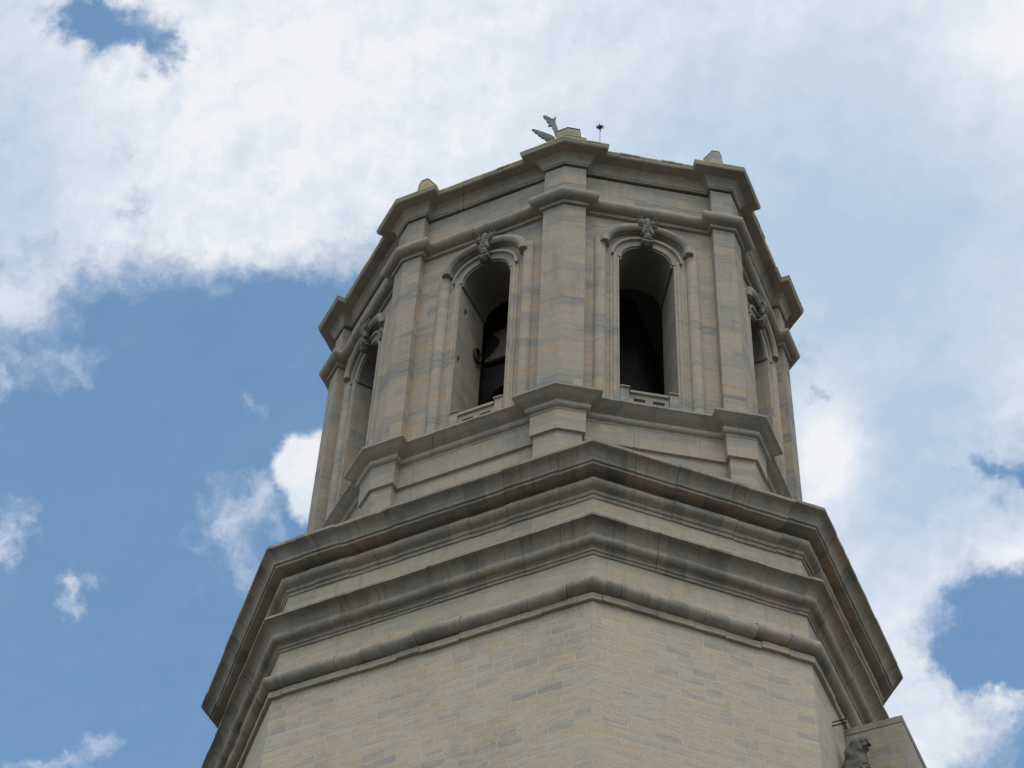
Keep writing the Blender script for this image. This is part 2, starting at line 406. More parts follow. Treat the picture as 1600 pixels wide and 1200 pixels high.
def broken(P, d, wid):
    res = []
    for k in range(len(P)):
        e0, e1 = seg_dir(P, k - 1), seg_dir(P, k); n0, n1 = out_n(e0), out_n(e1)
        a0 = math.atan2(e0.y, e0.x); a1 = math.atan2(e1.y, e1.x)
        c = isect(a0, nrm(a0).dot(P[k]) + d, a1, nrm(a1).dot(P[k]) + d)
        res += [P[k] - e0 * wid[k], P[k] - e0 * wid[k] + n0 * d, c, P[k] + e1 * wid[k] + n1 * d, P[k] + e1 * wid[k]]
    return res
PATH_W = broken(WALL, .19, WID)
PATH_P = broken(WALL, .19, [q - .13 for q in WID])

tower = thing('bell_tower', 'tall octagonal pale stone bell tower with arched belfry openings and stepped cornices', 'bell tower', (1.05, 32.3, 0))
parts = []
def P(o): parts.append(o); return o

# ---- shaft (walls below the great cornice, down to the ground)
def prism_wall(path, z0, z1, name, mat, thick=.9, uvo=0):
    acc = Acc(); n = len(path); cum = uvo
    inner = offset_path(path, -thick)
    for i in range(n):
        a, b = path[i], path[(i + 1) % n]; l = (b - a).length
        acc.face([(a.x, a.y, z0), (b.x, b.y, z0), (b.x, b.y, z1), (a.x, a.y, z1)], [(cum, z0), (cum + l, z0), (cum + l, z1), (cum, z1)])
        c, d = inner[i], inner[(i + 1) % n]
        acc.face([(d.x, d.y, z0), (c.x, c.y, z0), (c.x, c.y, z1), (d.x, d.y, z1)], [(cum, z0), (cum + l, z0), (cum + l, z1), (cum, z1)])
        acc.face([(a.x, a.y, z1), (b.x, b.y, z1), (d.x, d.y, z1), (c.x, c.y, z1)])
        cum += l
    return acc.obj(name, mat)
P(prism_wall(offset_path(LOW, -.605), 0, EYE + 26.55, 'shaft_wall', M_shaft))
P(prism_wall(offset_path(LOW, -.615), EYE + 26.551, EYE + 29.9, 'frieze_wall', M_frieze, uvo=.4))

# ---- lower torus band
prof = [(-.70, 26.49), (-.535, 26.49), (-.53, 26.625), (-.70, 26.625)]
P(finish_ring(ring_parts(LOW, prof, jit=.012, blk=.8, seed=11, vjit=1.6), 'string_course_fillet', M_fil, None))
prof = [(-.70, 26.632), (-.53, 26.632)] + arc(-.52, 26.79, .15, -80, 80, 9) + [(-.60, 26.96), (-.70, 26.96)]
P(finish_ring(ring_parts(LOW, prof, jit=.012, blk=.95, seed=1, vjit=2.2), 'string_course', M_mould, None))

# ---- middle cornice
prof = [(-.70, 27.65), (-.592, 27.65), (-.590, 27.715), (-.575, 27.735), (-.572, 27.80), (-.545, 27.81), (-.54, 27.87)] \
     + arc(-.50, 27.955, .085, -70, 60, 6) + arc(-.235, 28.235, .22, 218, 168, 6)[0:] + [(-.215, 28.255), (-.20, 28.215), (-.20, 28.262), (-.66, 28.50), (-.70, 28.50)]
prof = [(-.70, 27.645), (-.585, 27.645), (-.583, 27.70), (-.555, 27.712), (-.553, 27.775), (-.525, 27.79)] \
     + arc(-.49, 27.905, .10, -105, 50, 9) + [(-.43, 28.00), (-.405, 28.08), (-.35, 28.15), (-.29, 28.19), (-.225, 28.205), (-.20, 28.21), (-.20, 28.262), (-.66, 28.50), (-.70, 28.50)]
P(finish_ring(ring_parts(LOW, prof, jit=.009, blk=1.0, seed=2, vjit=1.3), 'middle_cornice', M_mould, None))

# ---- great cornice
prof = [(-.75, 29.10), (-.585, 29.10), (-.583, 29.175), (-.55, 29.185), (-.548, 29.265), (-.515, 29.28)] \
     + arc(-.50, 29.39, .10, -80, 60, 7) + [(-.50, 29.50), (-.52, 29.53), (-.52, 29.60), (-.30, 29.60), (-.245, 29.61), (-.243, 29.665), (-.205, 29.675), (-.203, 29.75),
       (-.18, 29.79), (-.16, 29.83), (-.12, 29.875), (-.06, 29.905), (-.012, 29.92), (0, 29.935), (0, 30.0), (-.75, 30.12)]
P(finish_ring(ring_parts(LOW, prof, jit=.008, blk=1.15, seed=3, vjit=1.3), 'great_cornice', M_mould, None))
def slab(path, z, name, mat, thick=.3):
    acc = Acc(); n = len(path)
    acc.face([(p.x, p.y, z) for p in path]); acc.face([(p.x, p.y, z - thick) for p in path][::-1])
    for i in range(n):
        a, b = path[i], path[(i + 1) % n]
        acc.face([(a.x, a.y, z - thick), (b.x, b.y, z - thick), (b.x, b.y, z), (a.x, a.y, z)])
    return acc.obj(name, mat)
P(slab(offset_path(LOW, -.70), EYE + 30.10, 'terrace', M_plaster))

# ---- belfry pedestal and its cornice
prof = [(-.30, 30.0), (.215, 30.0), (.215, 31.80), (.15, 31.835), (.15, 32.36), (.165, 32.37)] + arc(.175, 32.44, .07, -60, 60, 6) \
     + [(.225, 32.53), (.33, 32.52), (.345, 32.54), (.38, 32.66), (.43, 32.78), (.45, 32.82), (.45, 32.88), (.05, 32.98), (-.30, 32.98)]
prof_wall = [(-.20, 30.0), (.105, 30.0), (.105, 31.845), (.165, 31.852), (.165, 32.41), (-.20, 32.41)]
P(finish_ring(ring_parts(PATH_P, prof_wall, jit=.002, blk=1.3, seed=4, wave=.0005), 'pedestal', M_ped, None))
prof_c = [(-.20, 32.412), (.17, 32.412), (.175, 32.44)] + arc(.165, 32.555, .085, -80, 40, 7) + [(.205, 32.655), (.225, 32.675), (.29, 32.705), (.36, 32.755), (.40, 32.80), (.45, 32.83), (.45, 32.88), (.03, 32.96), (-.20, 32.96)]
P(finish_ring(ring_parts(PATH_P, prof_c, jit=.005, blk=1.1, seed=5), 'pedestal_cornice', M_mould2, None))

# ---- belfry upper torus and crowning cornice
prof = [(-.2, 39.63), (.07, 39.63), (.08, 39.72)] + arc(.125, 39.865, .145, -80, 90, 9) + [(.04, 40.02), (-.2, 40.02)]
P(finish_ring(ring_parts(PATH_W, prof, jit=.005, blk=1.2, seed=6), 'belfry_string_course', M_mould2, None))
prof = [(-.3, 41.20), (.045, 41.20), (.05, 41.235), (.07, 41.245), (.085, 41.33), (.125, 41.42), (.18, 41.475), (.19, 41.50), (.40, 41.505), (.42, 41.52), (.435, 41.56), (.44, 41.60)]
prof = prof + [(-.3, 41.60)]
P(finish_ring(ring_parts(PATH_W, prof, jit=.004, blk=1.3, seed=7), 'crowning_cornice', M_mould2, None))
prof = [(-.3, 41.602), (.425, 41.602), (.445, 41.612), (.445, 41.66), (-.3, 41.73)]
P(finish_ring(ring_parts(PATH_W, prof, jit=.010, blk=.8, seed=8, vjit=1.0), 'coping', M_lichen, None))
P(slab(offset_path(WALL, -.25), EYE + 41.70, 'roof_slab', M_plaster, .5))
P(slab(offset_path(WALL, -.30), EYE + 33.15, 'belfry_floor', M_plaster, .3))
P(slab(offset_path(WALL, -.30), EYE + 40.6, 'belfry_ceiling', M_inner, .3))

P(slab([UC + Vector((math.cos(i * math.pi / 4), math.sin(i * math.pi / 4))) * 2.4 for i in range(8)], EYE + 40.25, 'added_light_blocker', M_blocker, 7.1))  # unseen core, added to block light coming through from the back openings
# ---- belfry walls with arched openings
THK = 1.12
ZB, ZT = 32.9, 41.12
SILL, SPR, APEX = 33.45, 38.18, 38.72
CEN = {0: 2.2, 1: 1.985, 2: 1.815, 3: 2.2}   # distance of the opening's centre from the left corner, per face
HW = .605

def face_frame(k):
    a, b = WALL[k], WALL[(k + 1) % 8]; e = (b - a).normalized(); n = out_n(e); L = (b - a).length
    def f(s, d, h): p = a + e * s + n * d; return Vector((p.x, p.y, h + EYE))
    return f, L, math.atan2(e.y, e.x)
cumU = 0
def arch_pts(c, hw, spr, apex, n=20):
    return [(c + hw * -math.cos(math.pi * i / n), spr + (apex - spr) * (math.sin(math.pi * i / n)) ** .92) for i in range(n + 1)]

for k in range(8):
    f, L, ang = face_frame(k)
    kk = k % 4
    c = {0: L / 2, 1: 1.985, 2: 1.815, 3: L / 2}[kk]
    s1, s2 = c - HW, c + HW
    acc = Acc()
    def quad(p, uvs=None, u0=cumU):
        acc.face([f(*q) for q in p], uvs or [(q[0] + u0, q[2]) for q in p])
    for d, flip in ((0, False), (-THK, True)):
        sa, sb = (0, L) if d == 0 else (.3, L - .3)
        ap = arch_pts(c, HW - .05 if d == 0 else HW - .05, SPR, APEX)
        Q = []
        Q.append([(sa, d, ZB), (s1, d, ZB), (s1, d, ZT), (sa, d, ZT)])
        Q.append([(s2, d, ZB), (sb, d, ZB), (sb, d, ZT), (s2, d, ZT)])
        Q.append([(s1, d, ZB), (s2, d, ZB), (s2, d, SILL), (s1, d, SILL)])
        Q.append([(s1, d, SPR), (ap[0][0], d, SPR), (ap[0][0], d, ZT), (s1, d, ZT)])
        Q.append([(ap[-1][0], d, SPR), (s2, d, SPR), (s2, d, ZT), (ap[-1][0], d, ZT)])
        for i in range(len(ap) - 1):
            Q.append([(ap[i][0], d, ap[i][1]), (ap[i + 1][0], d, ap[i + 1][1]), (ap[i + 1][0], d, ZT), (ap[i][0], d, ZT)])
        for q in Q:
            quad(q if not flip else q[::-1])
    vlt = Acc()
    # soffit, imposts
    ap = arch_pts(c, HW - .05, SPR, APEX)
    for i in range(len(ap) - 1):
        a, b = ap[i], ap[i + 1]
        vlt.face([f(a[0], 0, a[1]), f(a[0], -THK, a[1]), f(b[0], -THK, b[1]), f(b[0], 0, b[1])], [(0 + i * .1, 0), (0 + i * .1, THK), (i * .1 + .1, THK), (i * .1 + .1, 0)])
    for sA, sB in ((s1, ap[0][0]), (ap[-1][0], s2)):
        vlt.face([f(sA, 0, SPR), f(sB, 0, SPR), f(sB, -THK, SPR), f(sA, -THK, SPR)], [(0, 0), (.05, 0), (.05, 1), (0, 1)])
    acc.face([f(s1, 0, SILL), f(s2, 0, SILL), f(s2, -THK, SILL), f(s1, -THK, SILL)])
    # jambs; each pierced by two small putlog holes on the left side
    def jamb(s, sgn, holes):
        ds = [0, -.24, -.34, -.60, -THK]; hs = [SILL]
        ds = sorted(set([0.0, -THK] + [x for hl in holes for x in (hl[0], hl[1])]), reverse=True)
        hs = sorted(set([SILL, SPR] + [x for hl in holes for x in (hl[2], hl[3])]))
        for i in range(len(ds) - 1):
            for j in range(len(hs) - 1):
                dm, hm = (ds[i] + ds[i + 1]) / 2, (hs[j] + hs[j + 1]) / 2
                hole = any(hl[1] < dm < hl[0] and hl[2] < hm < hl[3] for hl in holes)
                q = [(s, ds[i], hs[j]), (s, ds[i + 1], hs[j]), (s, ds[i + 1], hs[j + 1]), (s, ds[i], hs[j + 1])]
                uv = [(-p[1] + 3, p[2]) for p in q]
                if not hole: acc.face([f(*p) for p in q][::sgn], uv[::sgn])
                else:
                    q2 = [(p[0] - sgn * .22, p[1], p[2]) for p in q]
                    acc.face([f(*p) for p in q2])
                    for a in range(4):
                        b = (a + 1) % 4; acc.face([f(*q[a]), f(*q[b]), f(*q2[b]), f(*q2[a])])
    jamb(s1, 1, [(-.22, -.35, 37.46, 37.68), (-.08, -.20, 35.66, 35.88)] if kk == 1 else [])
    jamb(s2, -1, [])
    wobj = P(acc.obj('belfry_wall', M_belfry))
    if 'subs' not in globals(): subs = []
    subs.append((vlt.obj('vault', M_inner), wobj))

    # ---- dressings of the opening, children of that wall
    def sub(a_, name, mat, weld=True, ang_=30):
        o = finish_ring(a_, name, mat, None); subs.append((o, wobj)); return o
    if 'subs' not in globals(): subs = []
    # big roll jamb shafts and slim inner rolls
    def roll(sc_, r, d0, h0, h1, cap, name):
        a_ = Acc(); n = 10; rows = []
        hs = [h0, h1] if not cap else [h0, h1 - r, h1 - r * .5, h1 - r * .15, h1]
        sc_l = [1, 1] if not cap else [1, 1, .87, .55, .05]
        for h, q in zip(hs, sc_l):
            rows.append([f(sc_ + r * q * math.cos(math.pi * (1 - i / n)), d0 + r * q * .85 * math.sin(math.pi * i / n), h) for i in range(n + 1)])
        for j in range(len(rows) - 1):
            for i in range(n):
                a_.face([rows[j][i], rows[j][i + 1], rows[j + 1][i + 1], rows[j + 1][i]],
                        [(sc_ + cumU + i * .04, hs[j]), (sc_ + cumU + i * .04 + .04, hs[j]), (sc_ + cumU + i * .04 + .04, hs[j + 1]), (sc_ + cumU + i * .04, hs[j + 1])])
        a_.face(rows[0][::-1])
        sub(a_, name, M_belfry)
    for sg in (-1, 1):
        roll(c + sg * 1.02, .135, .005, ZB, 38.93, True, 'jamb_shaft')
        roll(c + sg * .70, .05, .03, ZB, 38.32, False, 'jamb_shaft')
    # flat raised fillet beside the opening
    for sg in (-1, 1):
        a_ = Acc(); x0, x1 = sorted((c + sg * .607, c + sg * .80))
        q = [(x0, ZB), (x1, ZB), (x1, 38.30), (x0, 38.30)]
        d = .034
        a_.face([f(x, d, h) for x, h in q], [(x + cumU, h) for x, h in q])
        for (xa, xb) in ((x0, x0), (x1, x1)):
            a_.face([f(xa, -.01, ZB), f(xa, d, ZB), f(xa, d, 38.30), f(xa, -.01, 38.30)], [(0, ZB), (.04, ZB), (.04, 38.3), (0, 38.3)])
        a_.face([f(x0, -.01, 38.30), f(x1, -.01, 38.30), f(x1, d, 38.30), f(x0, d, 38.30)])
        sub(a_, 'jamb_fillet', M_belfry)
    # archivolts swept round the head
    def sweep(curve, profile, name, mat):
        """curve: (s,h) points; profile: closed (outward in plane, protrusion)"""
        a_ = Acc(); rows = []; cl = 0; us = []
        for i, (s, h) in enumerate(curve):
            p0 = curve[max(0, i - 1)]; p1 = curve[min(len(curve) - 1, i + 1)]
            tx, tz = p1[0] - p0[0], p1[1] - p0[1]; l = math.hypot(tx, tz); nx, nz = -tz / l, tx / l
            rows.append([f(s + nx * q[0], q[1], h + nz * q[0]) for q in profile])
            if i: cl += math.hypot(s - curve[i - 1][0], h - curve[i - 1][1])
            us.append(cl)
        m_ = len(profile)
        for i in range(len(rows) - 1):
            for q in range(m_):
                q2 = (q + 1) % m_
                a_.face([rows[i][q], rows[i + 1][q], rows[i + 1][q2], rows[i][q2]], [(us[i] + k, q * .05), (us[i + 1] + k, q * .05), (us[i + 1] + k, q * .05 + .05), (us[i] + k, q * .05 + .05)])
        a_.face(rows[0][::-1]); a_.face(rows[-1])
        return sub(a_, name, mat)
    # inner archivolt (flat with an upper fillet)
    ap = arch_pts(c, .60, 38.24, 38.79, 24)
    sweep(ap, [(-.035, -.02), (-.035, .045), (.12, .055), (.135, .11), (.19, .11), (.19, -.02)], 'archivolt', M_mould2)
    # hood roll
    ap = arch_pts(c, .835, 38.60, 39.20, 24)
    ap = [(ap[0][0] - .0, ap[0][1] - .03)] + ap + [(ap[-1][0] + .0, ap[-1][1] - .03)]
    sweep(ap, [(-.01, -.02), (-.01, .06), (.03, .12)] + [(.10 + .105 * math.cos(R(t)), .12 + .10 * math.sin(R(t))) for t in range(170, -31, -25)] + [(.20, -.02)], 'hood_mould', M_mould2)
    # carved keystone: scrolls, leaf body, pendant
    bm = bmesh.new()
    def blob(s, d, h, rx, ry, rz, seg=12, tilt=0):
        M = Matrix.Translation((s, d, h)) @ Matrix.Rotation(tilt, 4, 'Y') @ Matrix.Diagonal((rx, ry, rz, 1))
        bmesh.ops.create_uvsphere(bm, u_segments=seg, v_segments=8, radius=1, matrix=M)
    def scroll(s, d, h, r, w_, sg):
        # spiral volute as a short tube sequence
        for i in range(16):
            t = i / 15; a = sg * (t * 5.2) + 1.2; rr = r * (1 - .75 * t)
            blob(s + rr * math.cos(a), d + .03 * t, h + rr * math.sin(a), r * .30 * (1 - .3 * t), w_, r * .30 * (1 - .3 * t), 8)
    zt = 39.36
    blob(c, .20, zt - .16, .13, .13, .26); blob(c, .26, zt + .10, .10, .10, .16)
    blob(c, .21, zt - .50, .12, .14, .13); blob(c, .24, zt - .60, .15, .09, .055); blob(c, .15, zt - .72, .10, .12, .09)
    for sg in (-1, 1):
        blob(c + sg * .13, .24, zt + .12, .05, .08, .20, tilt=sg * .5)
        scroll(c + sg * .24, .25, zt + .24, .085, .08, sg); blob(c + sg * .19, .24, zt + .10, .06, .08, .16, tilt=sg * .8)
        scroll(c + sg * .17, .24, zt - .06, .085, .08, -sg)
        blob(c + sg * .10, .27, zt - .30, .05, .06, .16, tilt=-sg * .35)
        scroll(c + sg * .15, .24, zt - .44, .06, .07, sg)
    blob(c, .33, zt - .02, .045, .05, .20)
    bmesh.ops.create_cube(bm, size=1, matrix=Matrix.Translation((c, .17, zt - .70)) @ Matrix.Diagonal((.30, .22, .09, 1)))
    for v in bm.verts:
        s_, d_, h_ = v.co; s_ = c + (s_ - c) * .82; h_ = zt - .1 + (h_ - zt + .1) * .85; d_ = d_ * .78; jj = .012 * math.sin(s_ * 61 + h_ * 47) ; v.co = f(s_ + jj, d_ + jj, h_)
    me = bpy.data.meshes.new('keystone_carving'); bm.to_mesh(me); bm.free(); me.shade_smooth(); me.uv_layers.new(name='UVMap')
    me.materials.append(M_keys); ko = bpy.data.objects.new('keystone_carving', me); col.objects.link(ko); subs.append((ko, wobj))
    # parapet in the foot of the opening: end blocks, pierced panel and rail
    a_ = Acc()
    def bx(s0, s1_, d0, d1, h0, h1):
        v = [f(s, d, h) for s in (s0, s1_) for d in (d0, d1) for h in (h0, h1)]
        F = [(0, 1, 3, 2), (4, 6, 7, 5), (0, 4, 5, 1), (2, 3, 7, 6), (0, 2, 6, 4), (1, 5, 7, 3)]
        for q in F: a_.face([v[i] for i in q])
    y0, y1 = -.16, .035
    bx(c - .60, c - .42, y0, y1 + .012, SILL - .4, 33.78); bx(c + .42, c + .60, y0, y1 + .012, SILL - .4, 33.78)
    bx(c - .60, c - .40, y0 - .02, y1 + .05, 33.783, 33.815); bx(c + .40, c + .60, y0 - .02, y1 + .05, 33.783, 33.815)
    bx(c - .417, c + .417, y0, y1 - .03, SILL - .4, 33.44); bx(c - .417, c + .417, y0, y1 - .03, 33.54, 33.66)
    bx(c - .417, c - .32, y0, y1 - .032, 33.443, 33.537); bx(c - .075, c + .075, y0, y1 - .032, 33.443, 33.537); bx(c + .32, c + .417, y0, y1 - .032, 33.443, 33.537)
    bx(c - .397, c + .397, y0 - .02, y1 + .02, 33.663, 33.73)
    a_.u = [[(p_[0] * .7 + p_[1] * .7, p_[2]) for p_ in [a_.v[i] for i in fc]] for fc in a_.f]
    sub(a_, 'parapet', M_belfry)
    cumU += L + .37

# ---- corner pilasters
for k in range(8):
    e0, e1 = seg_dir(WALL, k - 1), seg_dir(WALL, k); n0, n1 = out_n(e0), out_n(e1)
    # the pilaster's front folds a little less sharply than the wall behind it
    v = WALL[k]; dd = .225
    a0 = math.atan2(e0.y, e0.x); a1 = math.atan2(e1.y, e1.x)
    cpt = isect(a0, nrm(a0).dot(v) + dd - .03, a1, nrm(a1).dot(v) + dd - .03)
    wk = WID[k]
    pts = [v - e0 * wk - n0 * .05, v - e0 * wk + n0 * dd * .9, cpt, v + e1 * wk + n1 * dd * .9, v + e1 * wk - n1 * .05]
    acc = Acc(); u = k * 5.3
    for i in range(4):
        a, b = pts[i], pts[i + 1]; l = (b - a).length
        acc.face([(a.x, a.y, ZB + EYE), (b.x, b.y, ZB + EYE), (b.x, b.y, ZT + EYE), (a.x, a.y, ZT + EYE)], [(u, ZB), (u + l, ZB), (u + l, ZT), (u, ZT)])
        u += l
    P(acc.obj('pilaster', M_belfry))

# ---- pinnacle blocks above the corners
for k in range(8):
    e0, e1 = seg_dir(WALL, k - 1), seg_dir(WALL, k); v = WALL[k]; inw = -(out_n(e0) + out_n(e1)).normalized()
    acc = Acc()
    def kite(off, wd, dp, z):
        a0 = math.atan2(e0.y, e0.x); a1 = math.atan2(e1.y, e1.x)
        q = isect(a0, nrm(a0).dot(v) + off, a1, nrm(a1).dot(v) + off)
        return [q, q + e1 * wd, q + e1 * wd + inw * dp, q - e0 * wd + inw * dp, q - e0 * wd], z
    def loft(r0, r1, cap=True):
        (a, za), (b, zb) = r0, r1
        for i in range(5):
            j = (i + 1) % 5
            acc.face([(a[i].x, a[i].y, za + EYE), (a[j].x, a[j].y, za + EYE), (b[j].x, b[j].y, zb + EYE), (b[i].x, b[i].y, zb + EYE)])
        if cap: acc.face([(p.x, p.y, zb + EYE) for p in b])
    if k in (2, 6):
        loft(kite(-.02, .48, .6, 41.69), kite(-.02, .45, .6, 42.74)); loft(kite(-.10, .31, .4, 42.743), kite(-.12, .28, .4, 43.22)); 
        top = Acc()
        o = acc.obj('pinnacle', M_belfry); P(o)
        acc = Acc(); loft(kite(-.105, .295, .42, 43.223), kite(-.11, .285, .42, 43.25)); loft(kite(-.01, .46, .62, 42.744), kite(-.03, .44, .60, 42.765))
    else:
        loft(kite(.10, .42, .60, 41.69), kite(-.04, .17, .30, 43.17))
        o = acc.obj('pinnacle', M_belfry); P(o)
        acc = Acc(); loft(kite(-.03, .18, .32, 43.173), kite(-.035, .175, .31, 43.20))
    ct = acc.obj('cap', M_lichen); subs.append((ct, o))

reparent(tower, parts)
for o, pr in subs:
    o.parent = pr

# ------------------------------------------------------------------ buttress on the right flank of the shaft
eL = seg_dir(LOW, 3); nL = out_n(eL); eB = LOW[3]
def fl(s, o, h): p = eB + eL * s + nL * o; return Vector((p.x, p.y, h + EYE))
but = thing('buttress', 'plain pale ashlar buttress with flat top against the lower right side of the tower', 'buttress', fl(3, -.1, -EYE))
acc = Acc()
s0, s1, o0, o1, hb, ht = 2.05, 4.35, -.595, .46, -EYE, 26.30
def fq(pts, uv): acc.face([fl(*p) for p in pts], uv)
fq([(s0, o0, hb), (s0, o1, hb), (s0, o1, ht), (s0, o0, ht)], [(0, hb), (o1 - o0, hb), (o1 - o0, ht), (0, ht)])
fq([(s0, o1, hb), (s1, o1, hb), (s1, o1, ht), (s0, o1, ht)], [(2, hb), (2 + s1 - s0, hb), (2 + s1 - s0, ht), (2, ht)])
fq([(s1, o1, hb), (s1, o0, hb), (s1, o0, ht), (s1, o1, ht)], [(6, hb), (7, hb), (7, ht), (6, ht)])
b1 = acc.obj('body', M_belfry)
acc = Acc()
fq([(s0 - .012, o0, ht), (s0 - .012, o1 + .012, ht), (s0 - .012, o1 + .012, ht + .14), (s0 - .012, o0, ht + .14)], [(0, 0), (1, 0), (1, .14), (0, .14)])
fq([(s0 - .012, o1 + .012, ht), (s1, o1 + .012, ht), (s1, o1 + .012, ht + .14), (s0 - .012, o1 + .012, ht + .14)], [(0, 0), (2, 0), (2, .14), (0, .14)])
fq([(s0 - .012, o0, ht + .14), (s0 - .012, o1 + .012, ht + .14), (s1, o1 + .012, ht + .14), (s1, o0, ht + .14)], [(0, 0), (1, 0), (1, 2), (0, 2)])
fq([(s0 - .012, o0, ht), (s0 - .012, o1 + .012, ht), (s1, o1 + .012, ht), (s1, o0, ht)], [(0, 0), (1, 0), (1, 2), (0, 2)])
b2 = acc.obj('capstone', M_mould2)
reparent(but, [b1, b2])

# ------------------------------------------------------------------ skinned figures
def skin(name, chains, mat, sub=2, parent=None):
    """chains: list of [(pos, rx[, ry])...]; points closer than 1e-4 are shared"""
    me = bpy.data.meshes.new(name); verts = []; edges = []; rad = []
    def idx(p, r):
        for i, q in enumerate(verts):
            if (q - p).length < 1e-4: return i
        verts.append(p); rad.append(r); return len(verts) - 1
    for ch in chains:
        prev = None
        for item in ch:
            p = Vector(item[0]); r = item[1] if len(item) == 2 else (item[1], item[2])
            r = (r, r) if not isinstance(r, tuple) else r
            i = idx(p, r)
            if prev is not None: edges.append((prev, i))
            prev = i
    me.from_pydata(verts, edges, [])
    o = bpy.data.objects.new(name, me); col.objects.link(o)
    sk = o.modifiers.new('skin', 'SKIN'); sk.use_smooth_shade = True
    for i, r in enumerate(rad): me.skin_vertices[0].data[i].radius = r
    me.skin_vertices[0].data[0].use_root = True
    if sub:
        ss = o.modifiers.new('sub', 'SUBSURF'); ss.levels = sub; ss.render_levels = sub
    me.materials.append(mat)
    if parent: o.parent = parent
    return o

# weathered gargoyle at the foot of the buttress
gp = fl(1.62, -.60, 24.2)
garg = thing('gargoyle', 'weathered grey carved stone beast crouching in the corner beside the buttress', 'gargoyle', fl(1.6, -.6, 24.3))
def g(s, o, h): return fl(1.62 + s, -.60 + o, 24.4 + h)
go = skin('body', [[(g(0, .02, -.55), .34), (g(-.02, .12, -.1), .30), (g(-.05, .20, .35), .26), (g(-.05, .24, .75), .22), (g(-.06, .30, 1.08), .20), (g(-.06, .36, 1.28), .17)],
                   [(g(-.06, .30, 1.08), .20), (g(-.08, .44, 1.16), .15), (g(-.10, .53, 1.10), .09)],
                   [(g(-.02, .12, -.1), .30), (g(-.15, .50, -.25), .16), (g(-.2, .62, -.6), .10)],
                   [(g(-.05, .24, .75), .22), (g(-.20, .38, .55), .10), (g(-.24, .45, .25), .07)]], M_garg, 3)
dm = bpy.data.textures.new('gargoyle_erosion', 'CLOUDS'); dm.noise_scale = .11; dm.noise_depth = 4
dmod = go.modifiers.new('erosion', 'DISPLACE'); dmod.texture = dm; dmod.strength = .15
eye_o = skin('mouth', [[(g(-.13, .52, 1.10), .035), (g(-.15, .58, 1.02), .03)]], M_iron, 1)
reparent(garg, [go, eye_o])

# two iron pins in the shaft wall
for (s, h) in ((1.27, 25.98), (1.23, 25.86)):
    pos = fl(s, -.605, h)
    a_ = Acc()
    d = nL * .27
    rr = .012
    for i in range(6):
        a0, a1 = i * math.pi / 3, (i + 1) * math.pi / 3
        q = [eL.x * math.cos(a0) * rr, eL.y * math.cos(a0) * rr, math.sin(a0) * rr], [eL.x * math.cos(a1) * rr, eL.y * math.cos(a1) * rr, math.sin(a1) * rr]
        A = Vector(q[0]); B = Vector(q[1]); D = Vector((d.x, d.y, 0)); S0 = Vector((-d.x * .3, -d.y * .3, 0))
        a_.face([A + S0, B + S0, B + D, A + D]); a_.face([A + D, B + D, D])
    o = a_.obj('iron_pin', M_iron); o.location = pos
    o['label'] = 'upper of two thin dark iron pins sticking out of the right flank' if h > 25.9 else 'lower of two thin dark iron pins sticking out of the right flank'
    o['category'] = 'iron pin'; o['group'] = 'iron pins in the shaft wall'

# ------------------------------------------------------------------ angel figure on the roof
AX, AY, AZ = .98, 28.10, EYE + 41.70
angel = thing('angel_statue', 'green weathered angel statue with raised wings behind the front corner block of the roof', 'statue', (AX, AY, AZ))
def a3(x, y, z): return Vector((AX + x, AY + y, AZ + z))
body = skin('body', [[(a3(0, 0, .55), .25), (a3(0, 0, .15), .30), (a3(0, 0, .0), .33)],
                     [(a3(0, 0, .55), .25), (a3(0, 0, .95), .17), (a3(0, 0, 1.22), .20, .14), (a3(0, 0, 1.40), .10), (a3(.01, 0, 1.47), .055), (a3(.02, 0, 1.56), .085), (a3(.02, 0, 1.66), .10), (a3(.015, 0, 1.75), .07)],
                     [(a3(0, 0, 1.22), .20, .14), (a3(.02, -.22, 1.30), .075), (a3(.12, -.33, 1.08), .05), (a3(.30, -.28, 1.02), .035), (a3(.37, -.26, 1.03), .03)],
                     [(a3(0, 0, 1.22), .20, .14), (a3(.02, .22, 1.30), .075), (a3(.10, .33, 1.08), .05), (a3(.26, .30, 1.12), .035), (a3(.33, .28, 1.18), .03)]], M_verd)
def wing(pts, Yc, name, curve):
    """outline of a feathered wing with real thickness, slightly cupped"""
    n = len(pts); acc = Acc(); xs = [p[0] for p in pts]; x0, x1 = min(xs), max(xs)
    def y(p): t = (p[0] - x0) / (x1 - x0); return Yc + curve * math.sin(t * 2.6)
    A = [Vector((p[0], y(p) - .022, p[1] + EYE)) for p in pts]; B = [Vector((p[0], y(p) + .022, p[1] + EYE)) for p in pts]
    acc.face(A); acc.face(B[::-1])
    for i in range(n):
        j = (i + 1) % n; acc.face([A[i], B[i], B[j], A[j]])
    o = acc.obj(name, M_verd, weld=True); 
    bm = bmesh.new(); bm.from_mesh(o.data); bmesh.ops.triangulate(bm, faces=bm.faces); bm.to_mesh(o.data); bm.free()
    return o
def px(x, y, Yd):   # outline given in the picture's hundredths, laid on a vertical plane Yd metres away
    d = (x - 800) * r_ + (600 - y) * u_ + FPX * fw; t = Yd / d.y
    return (d.x * t, d.z * t)
W1 = [(848.5, 181.5), (852, 182.5), (857, 186), (861, 189.3), (864.5, 189.5), (866.5, 188), (868.4, 185.5), (868.6, 189), (867, 193), (868.5, 198), (871, 204), (874, 215), (868, 216), (865.5, 209), (864, 205), (862.5, 203.5), (862.3, 200.5), (858.8, 200.2), (856.2, 199.6), (857.8, 197.5), (858, 195.5), (855.2, 193.6), (853.3, 190.5), (853.2, 188), (850.2, 185.5)]
